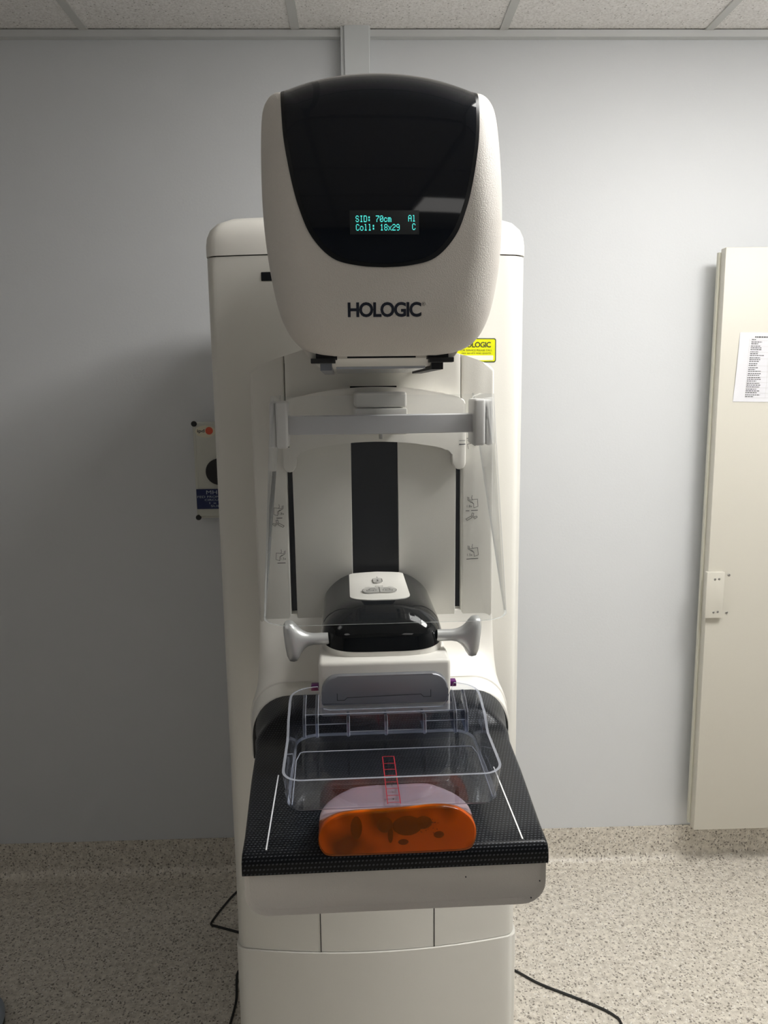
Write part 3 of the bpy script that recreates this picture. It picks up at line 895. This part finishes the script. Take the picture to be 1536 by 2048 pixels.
# collimator block beneath the head
bm = nb()
loft(bm, [[(x, y, z) for x, y in ((-a, y0), (a, y0), (a, y1), (-a, y1))] for a, y0, y1, z in ((.094, .935, 1.27, 1.667), (.086, .938, 1.27, 1.6560), (.066, .955, 1.25, 1.6475))])
part('collimator', bm, Ws, head, smooth=30)
part('slot', bx(-.0415, .0405, .936, .95, 1.6565, 1.6615), M['bezel'], head)
part('window_plate', bx(-.055, .055, .965, 1.23, 1.6445, 1.6480), M['glassplate'], head)
for s in (-1, 1):
    bm = bx(s * .066 - .0125, s * .066 + .0125, .925, .945, 1.6545, 1.6625, bev=.0005)
    box(bm, s * .070 - .0145, s * .070 + .0145, .921, .940, 1.6505, 1.6560, bev=.0005)
    part('accessory_clip', bm, M['black_rubber'], head)
    part('rail', bx(s * .067 - .007, s * .067 + .007, .94, 1.20, 1.6425, 1.6530), M['black_rubber'] if s > 0 else M['clampmetal'], head)

# ================================================================== FACE SHIELD
sh = thing('face_shield', 'clear curved acrylic face shield with grey crossbar hung below the tube head', 'face shield', (0.004, 1.10, 1.31))
def shield_curve(z, t_off=0.0, n=64):
    v = (1.612 - z) / (1.612 - 1.310)              # 0 top .. 1 bottom
    hw = .1505 + .0185 * v - t_off
    yf = 1.002 - .012 * v + t_off
    r = .045
    wing = .155 * max(0.0, 1 - v ** 1.15) + .002
    sides = [(-1, hw - r), (1, hw - r)]
    L1 = wing; L2 = math.pi / 2 * r; L3 = 2 * (hw - r)
    # one path from left wing rear to right wing rear with fixed sample counts per part
    P = []
    for k in range(10): P.append((-hw, yf + r + L1 * (1 - k / 10)))
    nc = 12; frac = 1.0 if v < .985 else .75
    for k in range(nc):
        a = R(90 * k / nc); P.append((-hw + r - r * math.cos(a), yf + r - r * math.sin(a)))
    for k in range(17): P.append((-hw + r + L3 * k / 16, yf))
    for k in range(1, nc + 1):
        a = R(90 * k / nc); P.append((hw - r + r * math.sin(a), yf + r - r * math.cos(a)))
    for k in range(1, 11): P.append((hw, yf + r + L1 * k / 10))
    return [(.006 + x, y, z) for x, y in P]
bm = nb(); zz = [1.612 - .302 * k / 24 for k in range(25)]
outer = [[bm.verts.new(p) for p in shield_curve(z)] for z in zz]
inn_ = [[bm.verts.new(p) for p in shield_curve(z, .0022)] for z in zz]
NP = len(outer[0])
for G in (outer, inn_):
    for a, b in zip(G, G[1:]):
        for i in range(NP - 1): bm.faces.new((a[i], a[i + 1], b[i + 1], b[i]))
def edgef(a, b, c, d): bm.faces.new((a, b, c, d)).material_index = 1
for i in range(NP - 1):
    edgef(outer[0][i], outer[0][i + 1], inn_[0][i + 1], inn_[0][i]); edgef(outer[-1][i], outer[-1][i + 1], inn_[-1][i + 1], inn_[-1][i])
for k in range(len(zz) - 1):
    edgef(outer[k][0], outer[k + 1][0], inn_[k + 1][0], inn_[k][0]); edgef(outer[k][-1], outer[k + 1][-1], inn_[k + 1][-1], inn_[k][-1])
part('shield_sheet', bm, [M['acrylic'], M['acrylic_edge']], sh, label='clear acrylic sheet')
bm = nb()
pth = spline([(-.128, 1.105), (-.10, 1.100), (0.0, 1.096), (.10, 1.100), (.145, 1.105)], 6)
loft(bm, [[(.002 + x, y - .004, 1.5575), (.002 + x, y - .0045, 1.570), (.002 + x, y - .004, 1.5825), (.002 + x, y + .004, 1.5840), (.002 + x, y + .004, 1.5565)] for x, y in pth])
part('crossbar', bm, M['bar'], sh, smooth=25)
for s in (-1, 1):
    bm = bx(.006 + s * .1395 - .0085, .006 + s * .1395 + .0080, 1.085, 1.140, 1.5385, 1.6045, bev=.004, seg=3)
    bk = part('side_bracket', bm, M['bracket'], sh)
    bm = bx(.006 + s * .1535 - .0035, .006 + s * .1535 + .0050, 1.090, 1.135, 1.5385, 1.6030, bev=.003, seg=3)
    part('clip_pad', bm, M['bracket'], bk)
bm = bx(-.030, .0440, 1.112, 1.2545, 1.5935, 1.6155, bev=.0035, seg=3)
hub = part('mount_block', bm, Ws, sh, label='white mounting block at the middle of the crossbar')
part('mount_lower', bx(-.031, .0445, 1.1095, 1.2545, 1.5700, 1.5925, bev=.0025), Ws, hub)
part('release_tab', bx(-.0305, .0440, 1.114, 1.2545, 1.5545, 1.5700, bev=.002), Ws, hub)
part('hook', bx(.0035, .0085, 1.1085, 1.114, 1.5485, 1.5560, bev=.0005), M['button'], hub)

# ================================================================== COMPRESSION PADDLE
pad = thing('compression_paddle', 'clear plastic tray-shaped compression paddle with red scale pressing on the orange phantom', 'paddle', (0.0, .90, 1.151))
PX, PY0, PY1, PR, PRB = .126, .800, 1.003, .024, .036
def path_pts(ins=0.0):
    pts = []
    for (sx, y, a0) in ((1, PY1 - ins, 0), (-1, PY1 - ins, 90), (-1, PY0 + ins, 180), (1, PY0 + ins, 270)):
        r = (PRB if a0 < 180 else PR) - ins
        cxx = sx * (PX - ins - r); cyy = y - r if a0 < 180 else y + r
        for k in range(9):
            t = R(a0 + 90 * k / 8); pts.append((cxx + r * math.cos(t), cyy + r * math.sin(t)))
        if a0 in (0, 180):
            n = 24; sg = -1 if a0 == 0 else 1
            for k in range(1, n): pts.append((sg * (-1) * 0 + (cxx + (-sx) * 2 * (PX - ins - r) * k / n), y))
        else:
            n = 20
            ya, yb = (PY1 - PRB, PY0 + PR) if a0 == 90 else (PY0 + PR, PY1 - PRB)
            for k in range(1, n): pts.append((sx * (PX - ins), ya + (yb - ya) * k / n))
    return pts
def rim_z(x, y):
    z = interp([(.80, 1.191), (.85, 1.193), (.893, 1.1940), (.926, 1.2120), (.955, 1.2200)], y)
    if y > .985: z = interp([(.084, 1.186), (.091, 1.2200)], abs(x - .0025))
    return z
OUT, INN = path_pts(0), path_pts(.0032)
OB, IB = path_pts(.0045), path_pts(.0075)
bm = nb()
v1 = [bm.verts.new((x, y, 1.1535)) for x, y in OB]; v2 = [bm.verts.new((x, y, rim_z(x, y))) for x, y in OUT]
v3 = [bm.verts.new((x, y, rim_z(x, y))) for x, y in INN]; v4 = [bm.verts.new((x, y, 1.1545)) for x, y in IB]
n = len(OUT)
for i in range(n):
    j = (i + 1) % n
    bm.faces.new((v1[i], v1[j], v2[j], v2[i])); bm.faces.new((v2[i], v2[j], v3[j], v3[i])).material_index = 1; bm.faces.new((v3[i], v3[j], v4[j], v4[i]))
part('paddle_wall', bm, [M['poly'], M['poly_edge']], pad, smooth=50)
bm = nb()
a = [bm.verts.new((x, y, 1.151)) for x, y in path_pts(.0075)]; b = [bm.verts.new((x, y, 1.154)) for x, y in path_pts(.0050)]
bm.faces.new(a); bm.faces.new(b)
for i in range(n): bm.faces.new((a[i], a[(i + 1) % n], b[(i + 1) % n], b[i])).material_index = 1
part('paddle_floor', bm, [M['poly'], M['poly_edge']], pad, smooth=0)
# raised frame line of the floor, inner rear wall, ledge and ribs
bm = nb()
def rod(pts, r): tube(bm, pts, r, 6)
rod([(-.115, .815, 1.1546), (-.1165, .92, 1.1546), (-.1125, .941, 1.1546), (-.108, .9435, 1.1546), (.108, .9435, 1.1546), (.1125, .941, 1.1546), (.1165, .92, 1.1546), (.115, .815, 1.1546)], .0006)
part('floor_bead', bm, M['poly_edge'], pad)
bm = nb()
box(bm, -.107, .108, .968, .9705, 1.1545, 1.1945)
part('inner_wall', bm, M['poly'], pad, smooth=0)
for z, x0, x1 in ((1.1945, -.107, .108), (1.1690, -.051, .051), (1.1805, -.105, -.051), (1.1805, .051, .107)):
    bm = nb(); tube(bm, [(x0, .968, z), (x1, .968, z)], .0007, 6)
    part('wall_bead', bm, M['poly_edge'], pad)
part('ledge', bx(-.110, .110, .9705, .990, 1.1920, 1.1945), M['poly'], pad, smooth=0)
for x in (-.107, -.0905, -.0495, 0.0005, .0515, .0925, .1075):
    o2 = [(.9535, 1.1700), (.956, 1.1675), (.9595, 1.1680), (.995, 1.1690), (.995, 1.2125 if abs(x) > .08 else 1.1860), (.972, 1.2055 if abs(x) > .08 else 1.1895), (.9575, 1.1955)]
    bm = nb(); wv = .0021
    A = [bm.verts.new((x - wv, y, z)) for y, z in o2]; B = [bm.verts.new((x + wv, y, z)) for y, z in o2]
    bm.faces.new(A); bm.faces.new(list(reversed(B)))
    for i in range(len(o2)): bm.faces.new((A[i], B[i], B[(i + 1) % len(o2)], A[(i + 1) % len(o2)]))
    bmesh.ops.recalc_face_normals(bm, faces=bm.faces)
    bmesh.ops.bevel(bm, geom=list(bm.edges), offset=.0007, segments=1, affect='EDGES')
    bm.normal_update()
    for f_ in bm.faces:
        if (f_.normal.y < -.2 and abs(f_.normal.x) > .2) or f_.normal.z < -.35: f_.material_index = 1  # paler bevel and underside faces paint edge highlights onto the ribs
    part('rib', bm, [M['poly_rib'], M['poly_edge']], pad, smooth=0)
bm = nb(); ff = lambda x, y: (x, y, 1.15425)
for s in (-1, 1): stroke(bm, [(.0008 + s * .0073, .809), (.0008 + s * .0073, .923)], .0011, ff)
for y in (.812, .827, .8425, .8580, .8735, .8890, .9045, .923): stroke(bm, [(-.0065, y), (.0008, y + .0006), (.0081, y)], .0011, ff)
part('scale_print', bm, M['red'], pad, label='red ladder scale printed on the paddle floor', smooth=0)
for k, y in enumerate((.8195, .835, .850, .8655)):
    bm = nb(); add_text(bm, str(k + 1), -.0002, .0014, y - .0016, y + .0016, ff)
    part('scale_number', bm, M['inkgrey'], pad, smooth=0)

# ================================================================== PHANTOM
ph = thing('breast_phantom', 'amber gel breast phantom with pinkish skin squeezed under the clear paddle', 'phantom', (0.003, .80, 1.118))
FO = spline([(-.0735, 1.1195), (-.0810, 1.1245), (-.0845, 1.1340), (-.0835, 1.1450), (-.0770, 1.1570), (-.0640, 1.1655), (-.0450, 1.1690), (-.015, 1.1700), (.015, 1.1715), (.045, 1.1735),
             (.066, 1.1700), (.0800, 1.1600), (.0870, 1.1490), (.0885, 1.1385), (.0865, 1.1280), (.0790, 1.1200), (.052, 1.1186), (.002, 1.1184), (-.048, 1.1186)], 5, closed=True)
PC = (.002, 1.143)
def ph_ring(y, s, ztop, sx=None, zlo=1.1184):
    sx = sx or s
    P = []
    for x, z in FO:
        X = PC[0] + (x - PC[0]) * sx; Z = PC[1] + (z - PC[1]) * s
        if Z > PC[1] and ztop < 1.17:
            Z = PC[1] + (Z - PC[1]) * (ztop - PC[1]) / (1.172 - PC[1]); 
        P.append((X, y, max(zlo, Z)))
    return P
bm = nb()
loft(bm, [ph_ring(.7665, .90, 1.2, .965), ph_ring(.7668, .95, 1.2, .982), ph_ring(.7685, .985, 1.2, .995), ph_ring(.772, 1.0, 1.2), ph_ring(.784, 1.0, 1.166), ph_ring(.7945, 1.0, 1.156), ph_ring(.7985, 1.0, 1.1505)])
part('gel_face', bm, M['gel'], ph, label='clear amber gel front face', smooth=60)
bm = nb(); secs = [(.7905, .93, 1.150)]
bm2 = nb()
loft(bm2, [ph_ring(.7705, .955, 1.2, .980, 1.1190), ph_ring(.7735, .985, 1.2, .992, 1.1190), ph_ring(.7840, .985, 1.163, .992, 1.1190), ph_ring(.7930, .97, 1.1500, .985, 1.1190)])
part('gel_core', bm2, M['core'], ph, smooth=60)
rings = [ph_ring(.7900, .97, 1.1500, .985), ph_ring(.7995, 1.0, 1.1505, 1.0)]
for k in range(1, 11):
    t = k / 10; yy = .80 + .074 * t
    sx = math.sqrt(max(0.0, 1 - (t * .985) ** 2.3)); rings.append(ph_ring(yy, 1.0, 1.1503 - .012 * max(0, t - .85) / .15, max(sx, .12)))
bm = nb(); loft(bm, rings)
part('skin', bm, M['skin'], ph, label='pinkish translucent skin layer', smooth=60)
for (x, z, rx, rz) in ((-.043, 1.150, .0065, .014), (-.012, 1.152, .009, .0095), (.0125, 1.150, .017, .012), (.008, 1.131, .006, .0035), (.047, 1.138, .006, .0042), (.030, 1.153, .010, .008), (-.006, 1.140, .003, .010)):
    bm = nb(); bmesh.ops.create_uvsphere(bm, u_segments=14, v_segments=9, radius=1.0)
    for v in bm.verts: v.co = Vector((x + v.co.x * rx, max(.7688, .7712 + v.co.y * .0030), z + v.co.z * rz))
    part('inclusion', bm, M['inclusion'], ph, smooth=80)
bm = nb()
for k in range(38):
    a = random.uniform(0, 6.28); r_ = random.random() ** .6 * .013
    c = Vector((.036 + r_ * math.cos(a), random.uniform(.7686, .7704), 1.150 + .8 * r_ * math.sin(a)))
    q = random.uniform(.0004, .0008)
    bmesh.ops.create_icosphere(bm, subdivisions=1, radius=q, matrix=Matrix.Translation(c))
part('calcification_specks', bm, M['inclusion'], ph, label='cluster of tiny dark specks', kind='stuff')

# ================================================================== ROOM THINGS (wall frame)
# cable trunking up the wall
tr = thing('cable_trunking', 'pale grey plastic cable trunking rising from behind the tube head to the ceiling', 'trunking', (0.002, YB, 0.2), False)
part('trunking_base', bx(-.0405, .0445, YB - .036, YB - .001, .2, ZC + .003), M['trunk'], tr, smooth=0)
part('trunking_lid', bx(-.0305, .0415, YB - .042, YB - .0362, .2, ZC + .003, bev=.0015), M['trunk'], tr, smooth=0)

# isolator switch
iso = thing('isolator_switch', 'grey wall isolator switch with black rotary knob and blue label, half hidden by the column', 'switch', (-.435, YB, 1.38), False)
part('switch_plate', prism_y(nb(), rrect(-.512, -.372, 1.232, 1.526, .006, 4), YB - .060, YB - .001, .004, 2), M['isolator'], iso)
part('switch_lid', prism_y(nb(), rrect(-.503, -.381, 1.238, 1.515, .005, 4), YB - .066, YB - .059, .003, 2), M['isolator'], iso)
bm = nb(); cyl(bm, (-.436, YB - .066, 1.377), (0, -1, 0), .040, .012, 32, .003); box(bm, -.442, -.430, YB - .092, YB - .077, 1.343, 1.411, bev=.003)
kn = part('knob', bm, M['black_rubber'], iso, smooth=40)
for x, z in ((-.5065, 1.5225), (-.5065, 1.235), (-.3775, 1.5225), (-.3775, 1.235)):
    bm = nb(); cyl(bm, (x, YB - .061, z), (0, -1, 0), .0085, .006, 18, .002); part('screw_cap', bm, M['black_rubber'], iso)
ys_ = YB - .0664
bm = nb(); fill(bm, [(-.472 + .031 * math.cos(a), 1.499 + .0185 * math.sin(a)) for a in [2 * math.pi * k / 28 for k in range(28)]], flat(0, ys_))
stk = part('logo_sticker', bm, M['sticker'], iso, smooth=0)
bm = nb(); add_text(bm, 'ipd', -.497, -.475, 1.4935, 1.506, flat(0, ys_ - .0004), .02)
part('sticker_text', bm, M['inkgrey'], stk, smooth=0)
bm = nb(); fill(bm, [(-.461 + .0115 * math.cos(a), 1.501 + .0115 * math.sin(a)) for a in [2 * math.pi * k / 24 for k in range(24)]], flat(0, ys_ - .0004))
part('sticker_ball', bm, M['orangered'], stk, smooth=0)
bm = nb(); fill(bm, rrect(-.489, -.455, 1.428, 1.464, .001, 1), flat(0, ys_)); part('faded_print', bm, M['isolator'], iso, smooth=0)
bm = nb(); box(bm, -.5085, -.377, YB - .0690, YB - .0655, 1.262, 1.3235); bl = part('circuit_label', bm, M['bluelabel'], iso, smooth=0)
bm = nb(); fl_ = flat(0, YB - .0694)
for s_, x0, x1, z0, z1 in (('MH-C', -.478, -.420, 1.3075, 1.3195), ('FED FROM SWB', -.506, -.402, 1.2965, 1.3030), ('CIRCUIT N', -.484, -.415, 1.2870, 1.2930), ('1 x 2C', -.470, -.420, 1.2775, 1.2835), ('SUBM', -.466, -.425, 1.2680, 1.2740)):
    add_text(bm, s_, x0, x1, z0, z1, fl_)
part('circuit_text', bm, M['bluetext'], bl, smooth=0)

# cream panel on the right with bracket
pn = thing('wall_panel', 'tall cream laminate panel standing off the wall at the right edge', 'panel', (1.45, 2.33, .163), False)
pb = part('board', bx(1.078, 1.90, 2.318, 2.350, .163, 2.018, bev=.003), M['cream'], pn)
part('backing', bx(1.072, 1.88, 2.350, 2.362, .172, 2.008), M['creamedge'], pn, smooth=0)
for z in (.5, 1.6):
    part('standoff', bx(1.45, 1.85, 2.362, YB - .0005, z, z + .1), M['creamedge'], pn, smooth=0)
br = part('latch_bracket', bx(1.0675, 1.1235, 2.300, 2.3175, .896, 1.044, bev=.002), M['cream'], pn, label='cream bracket screwed on the panel edge')
for x, z in ((1.093, 1.021), (1.106, 1.022), (1.094, .915), (1.107, .916)):
    bm = nb(); cyl(bm, (x, 2.3005, z), (0, -1, 0), .0038, .0015, 12, .0005); part('screw', bm, M['steel'], br)
for x, z in ((1.1445, 1.030), (1.1445, .908)):
    bm = nb(); cyl(bm, (x, 2.3185, z), (0, -1, 0), .0042, .003, 12, .001); part('screw', bm, M['steel'], pn)
# notice sheet taped to the panel
nt_ = thing('notice_sheet', 'white printed notice sheet fixed on the cream panel', 'notice', (1.24, 2.317, 1.57), False)
def skew(u, v):           # sheet coordinates in metres, slightly rotated
    a = R(-1.2); x = u * math.cos(a) - v * math.sin(a); z = u * math.sin(a) + v * math.cos(a)
    return (1.124 + x, 2.3172, 1.5685 + z)
bm = nb(); NUx, NVz = 6, 12
def sheetp(u, v, d=0.0): x, y, z = skew(u, v); return (x, y - d - .0022 * math.sin(math.pi * v / .21) * max(0, 1 - u / .05), z)
g = [[bm.verts.new(sheetp(.25 * i / NUx + (.006 * (j / NVz) if i == 0 else 0), .205 * j / NVz, 0)) for i in range(NUx + 1)] for j in range(NVz + 1)]
g2 = [[bm.verts.new(sheetp(.25 * i / NUx + (.006 * (j / NVz) if i == 0 else 0), .205 * j / NVz, .0004)) for i in range(NUx + 1)] for j in range(NVz + 1)]
for G in (g, g2):
    for j in range(NVz):
        for i in range(NUx): bm.faces.new((G[j][i], G[j][i + 1], G[j + 1][i + 1], G[j + 1][i]))
part('sheet', bm, M['paper'], nt_, smooth=60, recalc=True)
bm = nb(); fn_ = lambda u, v: sheetp(u, v, .0009)
rows = [(.190, .052, .13, 1), (.183, .043, .055, 0)]
vv = .176
random.seed(3)
while vv > .016:
    for k in range(random.choice((2, 3, 3))):
        rows.append((vv, .042 - .006 * (.176 - vv) / .16, .042 + random.uniform(.018, .042), 0)); vv -= .0052
    vv -= .0016
for v, a, b, bold in rows:
    u = a
    while u < b:
        w = random.uniform(.003, .008); w = min(w, b - u)
        fill(bm, [(u, v), (u + w, v), (u + w, v + (.0034 if bold else .0022)), (u, v + (.0034 if bold else .0022))], fn_); u += w + .0014
part('print_lines', bm, M['inkgrey'], nt_, smooth=0)
bm = nb()
for v in (.181, .164, .147, .128, .107, .090, .074, .058, .042, .026, .012): stroke(bm, [(.036, v), (.24, v)], .0004, fn_)
for u in (.036, .098, .17): stroke(bm, [(u, .012), (u, .186)], .0004, fn_)
part('table_rules', bm, M['button'], nt_, smooth=0)

# cables on the floor
def cable(name, pts, label, r=.0035):
    t = nb(); tube(t, spline(pts, 8), r, 8)
    o = part(name, t, M['cable'], None, smooth=60)
    o['label'] = label; o['category'] = 'cable'
z = .0036
cable('power_cable', [(-.30, 2.34, z), (-.40, 2.335, z), (-.437, 2.289, z), (-.465, 2.222, z), (-.486, 2.160, z), (-.484, 2.143, z), (-.470, 2.137, z), (-.399, 2.108, z), (-.355, 2.09, z)],
      'thin black cable looping out on the floor left of the column')
cable('power_cable', [(-.340, 2.02, z), (-.371, 1.953, z), (-.372, 1.915, z), (-.362, 1.844, z), (-.365, 1.765, z), (-.375, 1.66, z), (-.36, 1.5, z)],
      'thin black cable hugging the left foot of the column')
cable('power_cable', [(.345, 1.96, z), (.405, 1.916, z), (.464, 1.864, z), (.546, 1.813, z), (.602, 1.776, z), (.632, 1.748, z), (.641, 1.721, z), (.640, 1.60, z), (.60, 1.4, z)],
      'thin black cable snaking over the floor right of the column')

# rounded object cut off by the lower left corner
fs = thing('foot_switch', 'blue-grey rounded foot switch on the floor at the lower left corner', 'foot switch', (-1.043, 1.74, 0), False)
def ellring(cx_, cy_, rx, ry, z, n=28, p=2.6): 
    return [(x, y, z) for x, y, _ in [(cx_ + rx * math.copysign(abs(math.cos(a)) ** (2 / p), math.cos(a)), cy_ + ry * math.copysign(abs(math.sin(a)) ** (2 / p), math.sin(a)), 0) for a in [2 * math.pi * k / n for k in range(n)]]]
bm = nb(); loft(bm, [ellring(-1.043, 1.74, .093, .120, 0.0), ellring(-1.043, 1.74, .094, .121, .012), ellring(-1.043, 1.74, .093, .120, .018)])
part('foot_base', bm, M['black_rubber'], fs, smooth=50)
bm = nb(); loft(bm, [ellring(-1.043, 1.74, .095, .121, .018), ellring(-1.043, 1.74, .094, .120, .035), ellring(-1.043, 1.74, .086, .110, .054), ellring(-1.043, 1.74, .062, .082, .064), ellring(-1.043, 1.74, .03, .04, .069)])
part('foot_cover', bm, M['slategrey'], fs, smooth=50)
